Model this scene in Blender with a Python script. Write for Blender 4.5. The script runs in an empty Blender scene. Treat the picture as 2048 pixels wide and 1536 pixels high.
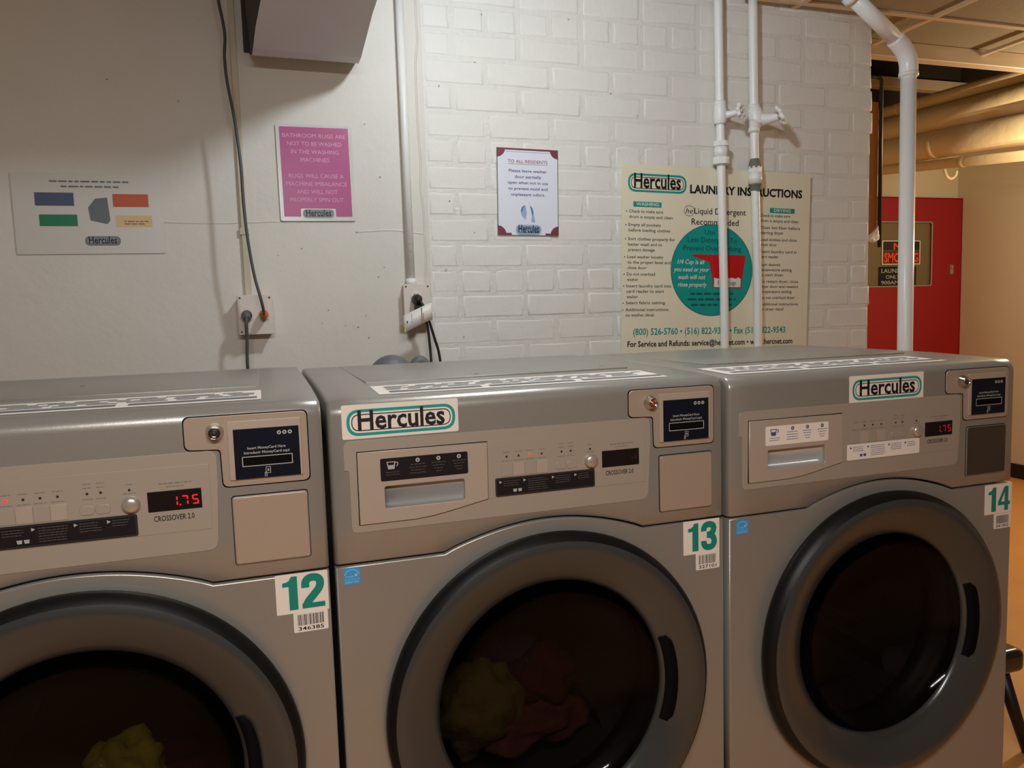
import bpy, bmesh, math, random
from mathutils import Vector, Matrix
random.seed(7)
S = bpy.context.scene
C = S.collection

# ------------------------------------------------------------------ camera, world, lights, exposure
def cam_axes(yaw, pitch, roll):
    sy, cy, sp, cp, sr, cr = math.sin(yaw), math.cos(yaw), math.sin(pitch), math.cos(pitch), math.sin(roll), math.cos(roll)
    f = Vector((sy*cp, cy*cp, -sp)); r = Vector((cy, -sy, 0)); u = r.cross(f)
    return cr*r + sr*u, -sr*r + cr*u, f
r_, u_, f_ = cam_axes(math.radians(18.11), math.radians(5.44), math.radians(-1.77))
cd = bpy.data.cameras.new('camera'); cam = bpy.data.objects.new('camera', cd); C.objects.link(cam)
cam.matrix_world = Matrix(((r_.x, u_.x, -f_.x, -0.0895), (r_.y, u_.y, -f_.y, -1.1683), (r_.z, u_.z, -f_.z, 1.27), (0, 0, 0, 1)))
cd.sensor_width = 36; cd.lens = 1533.8/2048*36; cd.clip_start = 0.05
S.camera = cam
w = bpy.data.worlds.new('world'); S.world = w; w.use_nodes = True
w.node_tree.nodes['Background'].inputs[0].default_value = (1.0, 0.82, 0.62, 1)
w.node_tree.nodes['Background'].inputs[1].default_value = 0.02
KEY = (0.58, 0.27, 2.28)
def light(name, kind, loc, energy, col, size=0.1, rot=(0, 0, 0), sy=None):
    l = bpy.data.lights.new(name, kind); l.energy = energy; l.color = col
    if kind == 'AREA':
        l.size = size
        if sy: l.shape = 'RECTANGLE'; l.size_y = sy
    else: l.shadow_soft_size = size
    o = bpy.data.objects.new(name, l); o.location = loc; o.rotation_euler = rot; C.objects.link(o); return o
light('bulb_light', 'POINT', KEY, 33, (0.80, 0.91, 1.0), 0.05)
light('room_lamp_light', 'AREA', (-0.10, -1.50, 2.0), 29, (1.0, 0.98, 0.95), 0.9, (math.radians(20), 0, 0), 0.08)  # added fill behind the camera, without any fixture
light('corridor_lamp_light', 'POINT', (3.95, 1.38, 1.95), 54, (1.0, 0.84, 0.56), 0.05)
S.view_settings.view_transform = 'Standard'; S.view_settings.look = 'None'
S.view_settings.exposure = 0.0; S.view_settings.gamma = 1.0; S.view_settings.use_curve_mapping = False

# ------------------------------------------------------------------ materials
def lin(c):
    return tuple((x/12.92 if x <= .04045 else ((x+.055)/1.055)**2.4) for x in (v/255 for v in c))
def mat(name, rgb, rough=.6, metal=0, bump=0, bscale=60, var=0, vscale=4, spec=.5, emit=None, estr=1, trans=None, coat=0, detail=4):
    m = bpy.data.materials.new(name); m.use_nodes = True; nt = m.node_tree; N = nt.nodes; Lk = nt.links
    b = N['Principled BSDF']; c = lin(rgb)
    b.inputs['Base Color'].default_value = (*c, 1); b.inputs['Roughness'].default_value = rough
    b.inputs['Metallic'].default_value = metal; b.inputs['Specular IOR Level'].default_value = spec
    if coat: b.inputs['Coat Weight'].default_value = coat; b.inputs['Coat Roughness'].default_value = .1
    tc = N.new('ShaderNodeTexCoord')
    if var:
        n = N.new('ShaderNodeTexNoise'); n.inputs['Scale'].default_value = vscale; n.inputs['Detail'].default_value = detail
        Lk.new(tc.outputs['Object'], n.inputs['Vector'])
        mx = N.new('ShaderNodeMixRGB'); mx.inputs[1].default_value = (*[x*(1-var) for x in c], 1); mx.inputs[2].default_value = (*[min(1, x*(1+var)) for x in c], 1)
        Lk.new(n.outputs['Fac'], mx.inputs[0]); Lk.new(mx.outputs[0], b.inputs['Base Color'])
    if bump:
        n = N.new('ShaderNodeTexNoise'); n.inputs['Scale'].default_value = bscale; n.inputs['Detail'].default_value = 3
        Lk.new(tc.outputs['Object'], n.inputs['Vector'])
        bp = N.new('ShaderNodeBump'); bp.inputs['Strength'].default_value = min(1, bump); bp.inputs['Distance'].default_value = .004
        Lk.new(n.outputs['Fac'], bp.inputs['Height']); Lk.new(bp.outputs[0], b.inputs['Normal'])
    if emit: b.inputs['Emission Color'].default_value = (*lin(emit), 1); b.inputs['Emission Strength'].default_value = estr
    if trans is not None:
        tr = N.new('ShaderNodeBsdfTransparent'); tr.inputs[0].default_value = (*trans, 1)
        mx = N.new('ShaderNodeMixShader'); mx.inputs[0].default_value = .12
        Lk.new(tr.outputs[0], mx.inputs[1]); Lk.new(b.outputs[0], mx.inputs[2]); Lk.new(mx.outputs[0], N['Material Output'].inputs[0])
    return m
M = dict(
 brick=mat('painted_brick', (226, 222, 214), .55, bump=.4, bscale=45, var=.05, vscale=9),
 mortar=mat('painted_mortar', (222, 218, 210), .5, bump=.7, bscale=70, var=.05, vscale=9),
 plaster=mat('painted_plaster', (214, 208, 198), .55, bump=.35, bscale=30, var=.07, vscale=3.5),
 tanwall=mat('tan_wall_paint', (205, 188, 158), .6, bump=.3, bscale=30, var=.06, vscale=2),
 dim=mat('brown_upper_paint', (120, 96, 66), .8, var=.1, vscale=3),
 ceil=mat('ceiling_board', (142, 127, 98), .8, bump=.3, bscale=120, var=.08, vscale=3),
 grid=mat('ceiling_grid_metal', (205, 180, 150), .5),
 voidshade=mat('dark_void_paint', (52, 40, 28), .9, var=.2, vscale=2),  # darkness of the space above the ceiling, put into the colour
 floor=mat('orange_floor', (218, 154, 84), .45, bump=.1, bscale=20, var=.12, vscale=5),
 black=mat('black_rubber_base', (18, 17, 17), .5),
 pad=mat('concrete_pad', (120, 116, 108), .9, bump=.5, bscale=40, var=.15),
 case=mat('silver_washer_paint', (146, 142, 135), .30, metal=.35, bump=.03, bscale=400, var=.03, vscale=2, spec=.6),
 fascia=mat('fascia_plastic', (168, 157, 144), .38, metal=.25, var=.03),
 fascia2=mat('drawer_plastic', (184, 170, 157), .36, metal=.3, var=.03),
 coin=mat('brushed_coin_door', (182, 165, 148), .34, metal=.4, var=.04),
 coin2=mat('dark_coin_door', (92, 84, 74), .25, metal=.6, var=.05),  # a dark reflection put into the base colour of one coin door
 gap=mat('dark_gap', (6, 6, 8), .8, spec=.1),
 chrome=mat('chrome', (200, 200, 200), .16, metal=1),
 copper=mat('copper_key_core', (190, 120, 90), .3, metal=.8),
 grip=mat('grip_silver', (186, 184, 180), .3, metal=.4),
 knob=mat('knob_silver', (190, 182, 172), .28, metal=.6),
 ring=mat('dark_door_plastic', (50, 53, 54), .26, bump=.02, bscale=300, spec=.6, coat=.2),
 rim=mat('door_rim_plastic', (10, 11, 12), .45, spec=.3),
 gasket=mat('rubber_gasket', (38, 38, 40), .5),
 drum=mat('drum_steel', (110, 104, 100), .4, metal=.6, var=.1),
 glass=mat('smoked_door_glass', (10, 10, 10), .06, trans=(.30, .27, .25), spec=.8),
 white=mat('sticker_white', (228, 218, 208), .5), paper=mat('paper_white', (225, 226, 236), .5),
 lamin=mat('laminated_sheet', (205, 203, 198), .25, var=.02),
 cream=mat('poster_cream', (232, 223, 198), .4, var=.02),
 ink=mat('black_ink', (14, 14, 18), .5), chip=mat('chipped_spot', (150, 145, 138), .7), grey=mat('grey_ink', (105, 102, 98), .6), navy=mat('navy_label', (10, 18, 32), .28, spec=.3),
 darklabel=mat('dark_label', (20, 20, 26), .3), lgrey=mat('label_light_grey', (165, 165, 160), .5), dgrey=mat('label_dim_grey', (82, 78, 74), .5),
 teal=mat('teal_print', (0, 150, 140), .45), tealnum=mat('teal_number', (0, 128, 112), .45), tealdark=mat('dark_teal_ink', (0, 84, 84), .5),
 blueink=mat('blue_ink', (66, 70, 130), .5), redink=mat('maroon_print', (120, 52, 66), .5), redtext=mat('red_text', (160, 80, 90), .5),
 esblue=mat('blue_sticker', (60, 150, 205), .4), eswhite=mat('pale_blue_print', (150, 200, 228), .5),
 purple=mat('magenta_sheet', (172, 66, 124), .35, var=.04), pink=mat('pale_pink_print', (214, 160, 190), .5),
 logogrey=mat('grey_logo_back', (140, 152, 150), .5), bluegrey=mat('blue_grey_block', (70, 84, 110), .5), green=mat('green_block', (20, 120, 78), .5),
 rust=mat('rust_block', (190, 84, 44), .5), ochre=mat('pale_ochre_block', (214, 180, 128), .5), slate=mat('slate_print', (104, 110, 114), .6),
 palesheet=mat('pale_sheet', (206, 201, 193), .4), bluefade=mat('light_blue_print', (150, 175, 205), .5), blueprint=mat('mid_blue_print', (84, 120, 158), .5),
 cupred=mat('red_cup_print', (196, 20, 26), .4),
 pipewhite=mat('painted_pipe', (236, 234, 230), .38, bump=.35, bscale=60), pvc=mat('white_drain_pipe', (244, 244, 242), .3),
 verdigris=mat('corroded_joint', (112, 114, 98), .8, bump=.8, bscale=120, var=.3, vscale=60),
 racebeige=mat('painted_raceway', (196, 186, 160), .5), boxwhite=mat('painted_outlet_box', (218, 206, 198), .5, var=.04, vscale=20),
 cordgrey=mat('grey_cord', (70, 74, 74), .5), cordblack=mat('black_cord', (18, 20, 22), .45), orange=mat('orange_plug', (206, 92, 44), .45),
 plugb=mat('black_plug', (26, 28, 24), .5), tag=mat('white_tag', (226, 224, 218), .4), amber=mat('amber_print', (170, 120, 40), .5), yellow=mat('yellow_print', (214, 190, 30), .5),
 hose=mat('grey_hose', (96, 98, 100), .5, bump=.3, bscale=90),
 duct=mat('grey_duct_metal', (206, 206, 210), .5, var=.04), ductshade=mat('duct_side_shade', (40, 38, 36), .6),  # the dark one is shade on the duct's left side, as colour
 red=mat('red_door_paint', (146, 2, 14), .45, var=.08, vscale=5), darkglass=mat('door_window_glass', (112, 96, 66), .15, var=.08),
 orangeletter=mat('orange_letter', (235, 70, 22), .5), signblack=mat('sign_black', (24, 18, 22), .4), signred=mat('sign_dark_red', (90, 20, 14), .4),
 wood=mat('orange_wood', (176, 112, 52), .6, var=.12, vscale=12), rag=mat('white_rag', (222, 224, 232), .6),
 lag=mat('pipe_lagging', (238, 212, 168), .7, bump=.5, bscale=20, var=.08, vscale=4), stool=mat('black_glossy_seat', (22, 22, 24), .16, spec=.7),
 led=mat('red_led', (60, 6, 10), .4, emit=(255, 30, 45), estr=2.2), ledoff=mat('unlit_led', (36, 32, 26), .4), ledorange=mat('orange_led', (90, 30, 16), .4, emit=(255, 90, 50), estr=.45),
 seg=mat('red_segment', (60, 4, 6), .4, emit=(255, 20, 24), estr=1.5), segdim=mat('dim_red_segment', (46, 8, 10), .4, emit=(190, 10, 20), estr=.12), seg14=mat('soft_red_segment', (60, 4, 10), .4, emit=(225, 16, 44), estr=.6),
 display=mat('display_black', (18, 14, 18), .2), bulb=mat('lit_bulb', (255, 255, 250), .5, emit=(255, 250, 240), estr=18),
 towel=mat('olive_yellow_towel', (132, 120, 70), .9, bump=1, bscale=60, var=.25, vscale=14), patterned=mat('rust_patterned_cloth', (132, 74, 60), .9, bump=1, bscale=60, var=.6, vscale=26),
 maroon=mat('maroon_cloth', (92, 30, 50), .9, bump=1, bscale=60, var=.4, vscale=20), yellowcloth=mat('yellow_cloth', (190, 178, 70), .9, bump=1, bscale=60, var=.4, vscale=16), bluecloth=mat('dark_blue_cloth', (52, 56, 86), .9, bump=1, bscale=60, var=.3, vscale=20),
)

# ------------------------------------------------------------------ helpers
def link(name, me, m, parent=None, smooth=False, label=None):
    o = bpy.data.objects.new(name, me); C.objects.link(o)
    me.materials.clear(); me.materials.append(M[m])
    if smooth: me.polygons.foreach_set('use_smooth', [True]*len(me.polygons))
    if parent: o.parent = parent
    if label: o['label'] = label
    return o
def frompy(vs, fs):
    me = bpy.data.meshes.new('m'); me.from_pydata([tuple(v) for v in vs], [], fs); me.update(); return me
def thing(name, label, cat, loc=(0, 0, 0), roty=0, rotz=0, group=None):
    o = bpy.data.objects.new(name, None); C.objects.link(o); o.location = loc; o.rotation_euler = (0, roty, rotz)
    o.empty_display_size = .05; o['label'] = label; o['category'] = cat
    if group: o['group'] = group
    return o
def tag(o, label, cat, group=None):
    o['label'] = label; o['category'] = cat
    if group: o['group'] = group
    return o
def struct(o): o['kind'] = 'structure'; return o
def stuff(o): o['kind'] = 'stuff'; return o
def box(x0, x1, y0, y1, z0, z1, bev=0, seg=2):
    bm = bmesh.new(); bmesh.ops.create_cube(bm, size=1)
    for v in bm.verts: v.co = Vector(((x0+x1)/2+v.co.x*(x1-x0), (y0+y1)/2+v.co.y*(y1-y0), (z0+z1)/2+v.co.z*(z1-z0)))
    if bev: bmesh.ops.bevel(bm, geom=bm.edges[:], offset=bev, segments=seg, affect='EDGES', profile=.6)
    me = bpy.data.meshes.new('b'); bm.to_mesh(me); bm.free(); return me
def boxes(lst, bev=0):
    vs, fs = [], []
    for b in lst:
        me = box(*b, bev); k = len(vs); vs += [v.co.copy() for v in me.vertices]; fs += [[i+k for i in p.vertices] for p in me.polygons]; bpy.data.meshes.remove(me)
    return frompy(vs, fs)
def rpoly(pts, r, seg=5):
    "round the corners of a polygon (r: number or list)"
    out = []; n = len(pts)
    for i, p in enumerate(pts):
        rr = r[i] if isinstance(r, (list, tuple)) else r
        a, b, c = Vector(pts[i-1]), Vector(p), Vector(pts[(i+1) % n])
        if rr <= 0: out.append((b.x, b.y)); continue
        d1, d2 = (a-b), (c-b); l = min(rr, d1.length*.49, d2.length*.49); p1, p2 = b+d1.normalized()*l, b+d2.normalized()*l
        for k in range(seg+1):
            t = k/seg; q = p1*(1-t)**2+b*2*t*(1-t)+p2*t*t; out.append((q.x, q.y))
    return out
def rrect(x0, x1, z0, z1, r=0, seg=5): return rpoly([(x0, z0), (x1, z0), (x1, z1), (x0, z1)], r, seg)
def circ(cx, cz, r, n=40, r2=None): return [(cx+r*math.cos(2*math.pi*i/n), cz+(r2 or r)*math.sin(2*math.pi*i/n)) for i in range(n)]
def plate_mesh(loops, y, th, bev=0):
    "flat plate in the x-z plane, front face at y, thickness th towards +y; later loops are holes"
    c = bpy.data.curves.new('c', 'CURVE'); c.dimensions = '2D'; c.fill_mode = 'BOTH'; c.bevel_depth = bev; c.bevel_resolution = 1; c.offset = -bev
    c.extrude = max(th/2-bev, 0)
    for pts in loops:
        s = c.splines.new('POLY'); s.points.add(len(pts)-1); s.use_cyclic_u = True
        for p, q in zip(s.points, pts): p.co = (q[0], q[1], 0, 1)
    o = bpy.data.objects.new('c', c); me = bpy.data.meshes.new_from_object(o); bpy.data.objects.remove(o); bpy.data.curves.remove(c)
    yc = y+th/2
    for v in me.vertices: x, z, d = v.co; v.co = (x, yc-d, z)
    return me
def plate(name, loops, y, th, m, parent, bev=0, label=None): return link(name, plate_mesh(loops, y, th, bev), m, parent, label=label)
class Let:
    "collects lettering / printed strokes of one colour into one flat mesh"
    def __init__(s): s.v, s.f = [], []
    def add(s, me, fn=lambda p: p):
        k = len(s.v); s.v += [fn(v.co) for v in me.vertices]; s.f += [[i+k for i in p.vertices] for p in me.polygons]; bpy.data.meshes.remove(me)
    def text(s, t, x, z, h, w=None, bold=0, align='L', shear=0, sp=1):
        c = bpy.data.curves.new('t', 'FONT'); c.body = t; c.size = 1; c.offset = bold; c.resolution_u = 2; c.shear = shear; c.space_character = sp
        o = bpy.data.objects.new('t', c); me = bpy.data.meshes.new_from_object(o); bpy.data.objects.remove(o); bpy.data.curves.remove(c)
        if not me.vertices: return
        xs = [v.co.x for v in me.vertices]; x0, x1 = min(xs), max(xs); k = h/.72; kx = k*.86 if w is None else w/(x1-x0)
        W = (x1-x0)*kx; ox = {'L': 0, 'C': -W/2, 'R': -W}[align]
        s.add(me, lambda p: Vector((x+ox+(p.x-x0)*kx, 0, z+p.y*k)))
    def bar(s, x0, x1, z0, z1): k = len(s.v); s.v += [Vector((x0, 0, z0)), Vector((x1, 0, z0)), Vector((x1, 0, z1)), Vector((x0, 0, z1))]; s.f.append([k, k+1, k+2, k+3])
    def poly(s, loops): s.add(plate_mesh(loops, 0, 0), lambda p: Vector((p.x, 0, p.z)))
    def ribbon(s, pts, w):
        P = smoothpts([(x, -.00004*(len(s.v) % 7+1), z) for x, z in pts], 5); k = len(s.v)
        for i, p in enumerate(P):
            d = (P[min(i+1, len(P)-1)]-P[max(i-1, 0)]).normalized(); nrm = Vector((-d.z, 0, d.x))*w/2; s.v += [p+nrm, p-nrm]
        for i in range(len(P)-1): a = k+2*i; s.f.append([a, a+1, a+3, a+2])
    def digit(s, ch, x, z, sx, h):
        f = lambda pts: [(x+a*sx, z+b*h) for a, b in pts]
        if ch == '1': s.poly([f([(.14, 0), (.34, 0), (.34, 1), (.20, 1), (.16, .90), (.10, .85), (0, .83), (0, .71), (.14, .71)])])
        if ch == '2': s.ribbon(f([(.09, .62), (.095, .78), (.16, .885), (.27, .915), (.39, .87), (.435, .74), (.40, .57), (.28, .39), (.15, .21), (.10, .10)]), .185*sx); s.poly([f([(0, 0), (.53, 0), (.53, .15), (0, .15)])])
        if ch == '3': s.ribbon(f([(.09, .68), (.09, .79), (.15, .885), (.26, .915), (.38, .87), (.42, .76), (.38, .62), (.29, .55), (.19, .54)]), .185*sx); s.ribbon(f([(.19, .535), (.30, .52), (.40, .44), (.435, .28), (.39, .14), (.27, .085), (.14, .13), (.09, .24), (.09, .33)]), .185*sx)
        if ch == '4': s.poly([f([(.28, 1), (.45, 1), (.45, .37), (.53, .37), (.53, .23), (.45, .23), (.45, 0), (.29, 0), (.29, .23), (0, .23), (0, .37)]), f([(.29, .37), (.13, .37), (.29, .76)])])
    def words(s, x0, x1, z, h):
        x = x0
        while x < x1:
            l = random.uniform(1.2, 3.6)*h; s.bar(x, min(x+l, x1), z, z+h*.6); x += l+h*.6
    def build(s, m, parent, y, name='lettering', label=None):
        for v in s.v: v.y += y
        o = link(name, frompy(s.v, s.f), m, parent, label=label)
        if len(s.f) > 1 and name != 'corner_print': o['kind'] = 'stuff'
        return o
def stadium(x0, x1, z0, z1): return rrect(x0, x1, z0, z1, (z1-z0)*.72, 8)
def logo(parent, x0, x1, z0, z1, y, ring='teal', ink='ink', tall=.74, back=None):
    h = z1-z0; t = h*.11
    if back: plate('logo_oval', [stadium(x0, x1, z0, z1)], y+.0001, .0002, back, parent)
    L = Let(); L.poly([stadium(x0, x1, z0, z1), stadium(x0+t, x1-t, z0+t, z1-t)]); L.build(ring, parent, y, 'logo_ring')
    L = Let()
    a = h*.18; b = h*.215; L.poly([stadium(x0+a, x1-a, z0+a, z1-a), stadium(x0+b, x1-b, z0+b, z1-b)])
    L.build(ink, parent, y-.0001, 'logo_line')
    L = Let(); L.text('Hercules', (x0+x1)/2, z0+h*.24, h*tall, (x1-x0)*.80, bold=.022, align='C'); L.build(ink, parent, y-.0002, 'lettering')
def lathe(prof, cx, cz, n=64, cap=False):
    "revolve (r, y) profile about the y axis through (cx, cz)"
    vs, fs = [], []
    for r, y in prof:
        for i in range(n): a = 2*math.pi*i/n; vs.append((cx+r*math.cos(a), y, cz+r*math.sin(a)))
    for k in range(len(prof)-1):
        for i in range(n): j = (i+1) % n; fs.append((k*n+i, k*n+j, (k+1)*n+j, (k+1)*n+i))
    if cap: fs.append(tuple((len(prof)-1)*n+i for i in range(n)))
    return frompy(vs, fs)
def smoothpts(pts, n=8):
    P = [Vector(p) for p in pts]; P = [P[0]*2-P[1]]+P+[P[-1]*2-P[-2]]; out = []
    for i in range(1, len(P)-2):
        for k in range(n):
            t = k/n; a, b, c, d = P[i-1:i+3]
            out.append(.5*((2*b)+(c-a)*t+(2*a-5*b+4*c-d)*t*t+(3*b-a-3*c+d)*t**3))
    return out+[P[-2]]
def tube(pts, r, n=12, smooth=True, cap=True, k=8):
    P = smoothpts(pts, k) if smooth else [Vector(p) for p in pts]
    vs, fs = [], []; up = None
    for i, p in enumerate(P):
        d = (P[min(i+1, len(P)-1)]-P[max(i-1, 0)]).normalized()
        if up is None: up = d.orthogonal().normalized()
        up = (up-d*up.dot(d)).normalized(); s = d.cross(up); rr = r(i/(len(P)-1)) if callable(r) else r
        for j in range(n): a = 2*math.pi*j/n; vs.append(p+(up*math.cos(a)+s*math.sin(a))*rr)
    for i in range(len(P)-1):
        for j in range(n): q = (j+1) % n; fs.append((i*n+j, i*n+q, (i+1)*n+q, (i+1)*n+j))
    if cap: fs += [tuple(range(n))[::-1], tuple((len(P)-1)*n+j for j in range(n))]
    return frompy(vs, fs)
def cyl(p, q, r, n=24): return tube([p, q], r, n, smooth=False)

YW = 1.288
# ------------------------------------------------------------------ the setting
struct(link('floor', box(-3.2, 5.2, -4.2, 3.5, -.05, 0), 'floor'))
b = link('wall_back', boxes([(-3.2, .448, YW, YW+.22, 0, 3.05), (.448, 2.205, YW+.007, YW+.22, 0, 3.05)]), 'plaster'); struct(b)
# brick face: individual painted bricks, headers every fifth course
mort = link('mortar', boxes([(.449, 2.207, YW+.0035, YW+.2, .92, 2.36)]), 'mortar', b)
def brick_mesh(seed, w, h=.0735):
    rnd = random.Random(seed); d = .0030; j = lambda a: rnd.uniform(-a, a)
    g = []
    pts = [(-w/2, -h/2), (0+j(.02), -h/2+j(.002)), (w/2, -h/2), (w/2, 0), (w/2, h/2), (j(.02), h/2+j(.002)), (-w/2, h/2), (-w/2, 0)]
    out = [(x+j(.002), z+j(.0016)) for x, z in pts]
    vs = [(x, .012, z) for x, z in out]+[(x, .0015, z) for x, z in out]
    vs += [(x*(1-.010/w), -d+.0016+j(.0005), z*(1-.006/h)) for x, z in out]
    vs += [(x*(1-.020/w), -d+j(.0005), z*(1-.014/h)) for x, z in out]
    fs = []
    for k in range(3):
        for i in range(8): q = (i+1) % 8; fs.append((k*8+i, (k+1)*8+i, (k+1)*8+q, k*8+q))
    fs.append(tuple(range(24, 32))[::-1])
    me = frompy(vs, [f[::-1] for f in fs]); me.polygons.foreach_set('use_smooth', [True]*(len(me.polygons)-1)+[False]); me.materials.append(M['brick']); return me
STR = [brick_mesh(i, .2150) for i in range(7)]; HDR = [brick_mesh(20+i, .1027) for i in range(5)]
cache = {}
def put_brick(x0, x1, z):
    w_ = x1-x0
    if abs(w_-.2150) < .004: me = random.choice(STR)
    elif abs(w_-.1027) < .004: me = random.choice(HDR)
    else:
        k = round(w_, 2)
        if k not in cache: cache[k] = brick_mesh(100+int(k*1000), k)
        me = cache[k]
    o = bpy.data.objects.new('brick', me); C.objects.link(o); o.parent = b
    o.location = ((x0+x1)/2, YW+.0045+random.uniform(-.0008, .0008), z); o.rotation_euler = (random.uniform(-.006, .006), random.uniform(-.005, .005), random.uniform(-.006, .006))
P_, H_ = .2245, .0832
for row in range(-2, 15):
    z = 2.161-row*H_+H_/2
    end = 2.212+random.uniform(-.018, .008)
    x = .452; hdr = row % 5 == 0
    step = .1122 if hdr else P_
    first = (.1 if row % 2 else .21) if not hdr else .1
    xs = [x]; x += first
    while x < end-.06: xs.append(x); x += step
    for i, a in enumerate(xs):
        e = (xs[i+1] if i+1 < len(xs) else end+.0095)-.0095
        if e-a > .03: put_brick(a, e, z)
# quoin edge where plaster meets the brick, and the shallow ridges in the plaster
cr = random.Random(4)
plaster_ridge = tube([(.43+cr.uniform(-.006, .006), YW+.001, 1.0+i*.075) for i in range(19)], .004, 6)
link('plaster_ridge', plaster_ridge, 'plaster', b, True)
link('plaster_ridge', tube([(-.42, YW+.003, 1.56), (-.2, YW+.003, 1.555), (.0, YW+.003, 1.562)], .0045, 6), 'plaster', b, True)
link('plaster_ridge', tube([(.215, YW+.003, 1.53), (.33, YW+.003, 1.536), (.43, YW+.003, 1.525)], .0045, 6), 'plaster', b, True)
chips = Let()
for x, z in [(.26, 1.86), (.215, 1.61), (.12, 1.29), (.17, 1.24), (.21, 1.235), (.235, 1.27), (.1, 1.25), (.24, 1.2), (-.02, 1.46), (.05, 1.48), (.3, 1.42), (.28, 1.39), (-.36, 1.62), (.38, 1.9), (.3, 1.7), (-.45, 1.95), (-.27, 1.9), (.65, 2.22), (.5, 1.99), (.62, 2.07), (.95, 2.23), (1.1, 2.0), (.52, 1.63), (.6, 1.53), (.55, 1.19), (1.2, 1.93), (.5, 1.41)]:
    chips.poly([[(x+random.uniform(.001, .0032)*math.cos(t*1.05)*1.3, z+random.uniform(.001, .0026)*math.sin(t*1.05)) for t in range(6)]])
chips.build('chip', b, YW-.0022, 'paint_chip')
struct(link('wall_left', box(-3.2, -3.1, -4.2, YW, 0, 3.05), 'plaster'))
struct(link('wall_front', box(-3.2, 5.2, -4.3, -4.2, 0, 3.05), 'plaster'))
struct(link('wall_right', box(4.88, 5.0, -4.2, 3.4, 0, 3.05), 'tanwall'))
struct(link('wall_end', box(2.0, 4.9, 3.28, 3.4, 0, 3.05), 'tanwall'))
struct(link('wall_return', box(1.9, 2.0, YW+.22, 3.28, 0, 3.05), 'tanwall'))
struct(link('baseboard_right', box(4.865, 4.88, -4.2, 3.28, 0, .1, .003), 'black'))
struct(link('baseboard_end', box(2.0, 4.865, 3.265, 3.28, 0, .1, .003), 'black'))
# dropped ceiling: boards and metal grid
ce = struct(link('ceiling', boxes([(-3.2, 2.2, -4.2, YW+.2, 2.372, 2.45), (2.2, 4.88, -4.2, 1.56, 2.372, 2.45), (-3.2, 5.0, -4.2, 3.4, 3.05, 3.1)]), 'ceil'))
for i in range(5):
    for j in range(4):
        x0 = 1.855+i*.61; y0 = -1.18+j*.61
        if y0 > 1.2: continue
        x1, y1 = min(x0+.60, 4.87), min(y0+.60, 1.54)
        if x1 > x0: link('ceiling_board', box(x0, x1, y0, y1, 2.352+random.uniform(0, .003), 2.37, .003, 1), 'ceil', ce)
for i in range(5): link('grid_bar', box(1.835+i*.61, 1.86+i*.61, -1.3, 1.55, 2.343, 2.356, .002, 1), 'grid', ce)
for j in range(5): link('grid_bar', box(1.6, 4.87, -1.2+j*.61-.012, -1.2+j*.61+.012, 2.342, 2.355, .002, 1), 'grid', ce)
struct(link('trim_1', box(2.2, 4.88, 1.545, 1.60, 2.305, 2.372, .003, 1), 'grid'))
struct(link('trim_2', box(2.0, 4.87, 3.19, 3.275, 2.73, 2.80, .003, 1), 'grid'))
vs_ = struct(link('trim_3', boxes([(2.0, 4.88, 3.262, 3.279, 2.47, 3.05), (4.862, 4.879, 1.6, 3.262, 2.4, 3.05), (2.21, 4.86, 1.6, 3.2, 3.03, 3.049)]), 'voidshade'))  # dark sheets that paint the shade of the upper void
struct(link('plinth', box(-.75, 1.40, .03, .68, 0, .165, .006), 'pad'))

# ------------------------------------------------------------------ washers
W = .686; CX, CZ = .350, .620
SEAM = rpoly([(0, .891), (.1715, .889), (.235, .9115), (.29, .9235), (.347, .9275), (.405, .9235), (.462, .9125), (.524, .8915), (W, .891)], [0]*9)
def seam(u):
    if u <= .1715 or u >= .524: return .890
    t = (u-.1715)/(.524-.1715); return .890+.0365*math.sin(math.pi*t)**.85
US = [0, .05, .0796, .1, .15, .1715]+[.1715+(.3525)*i/24 for i in range(1, 3)]+[.2078]+[.1715+(.3525)*i/24 for i in range(3, 25)]+[.56, .6, .64, W]
def housing():
    bev = .009; cols = []
    us = [(bev*(1-math.cos(a)), bev*(1-math.sin(a))) for a in (0, .4, .8, 1.2)]+[(u, 0) for u in US[1:-1]]+[(W-bev*(1-math.cos(a)), bev*(1-math.sin(a))) for a in (1.2, .8, .4, 0)]
    vs, fs = [], []
    for u, d in us:
        a = seam(u)+.0012; pr = [(.05, a), (d+.0025, a), (d, a+.0025), (d, .955), (d, .9720), (d, 1.0080), (d, 1.1195)]
        for k in range(1, 7):
            t = k/6*math.radians(84); pr.append((.024+d*.5-(.024-d*.5)*math.cos(t), 1.1195+(.0245-d)*math.sin(t)))
        pr += [(.09, 1.1466-d), (.2, 1.1500-d), (.45, 1.1516-d), (.675, 1.1516-d), (.684, 1.149-d), (.688, 1.142-d), (.688, .93)]
        cols.append(len(pr)); vs += [(u, y, z) for y, z in pr]
    n = cols[0]
    for i in range(len(us)-1):
        for k in range(n-1):
            if k == 4 and us[i][0] > .079 and us[i+1][0] < .209: continue
            fs.append((i*n+k, (i+1)*n+k, (i+1)*n+k+1, i*n+k+1))
    fs.append(tuple(range(n))); fs.append(tuple((len(us)-1)*n+k for k in range(n))[::-1])
    return frompy(vs, [f[::-1] for f in fs])
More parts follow.
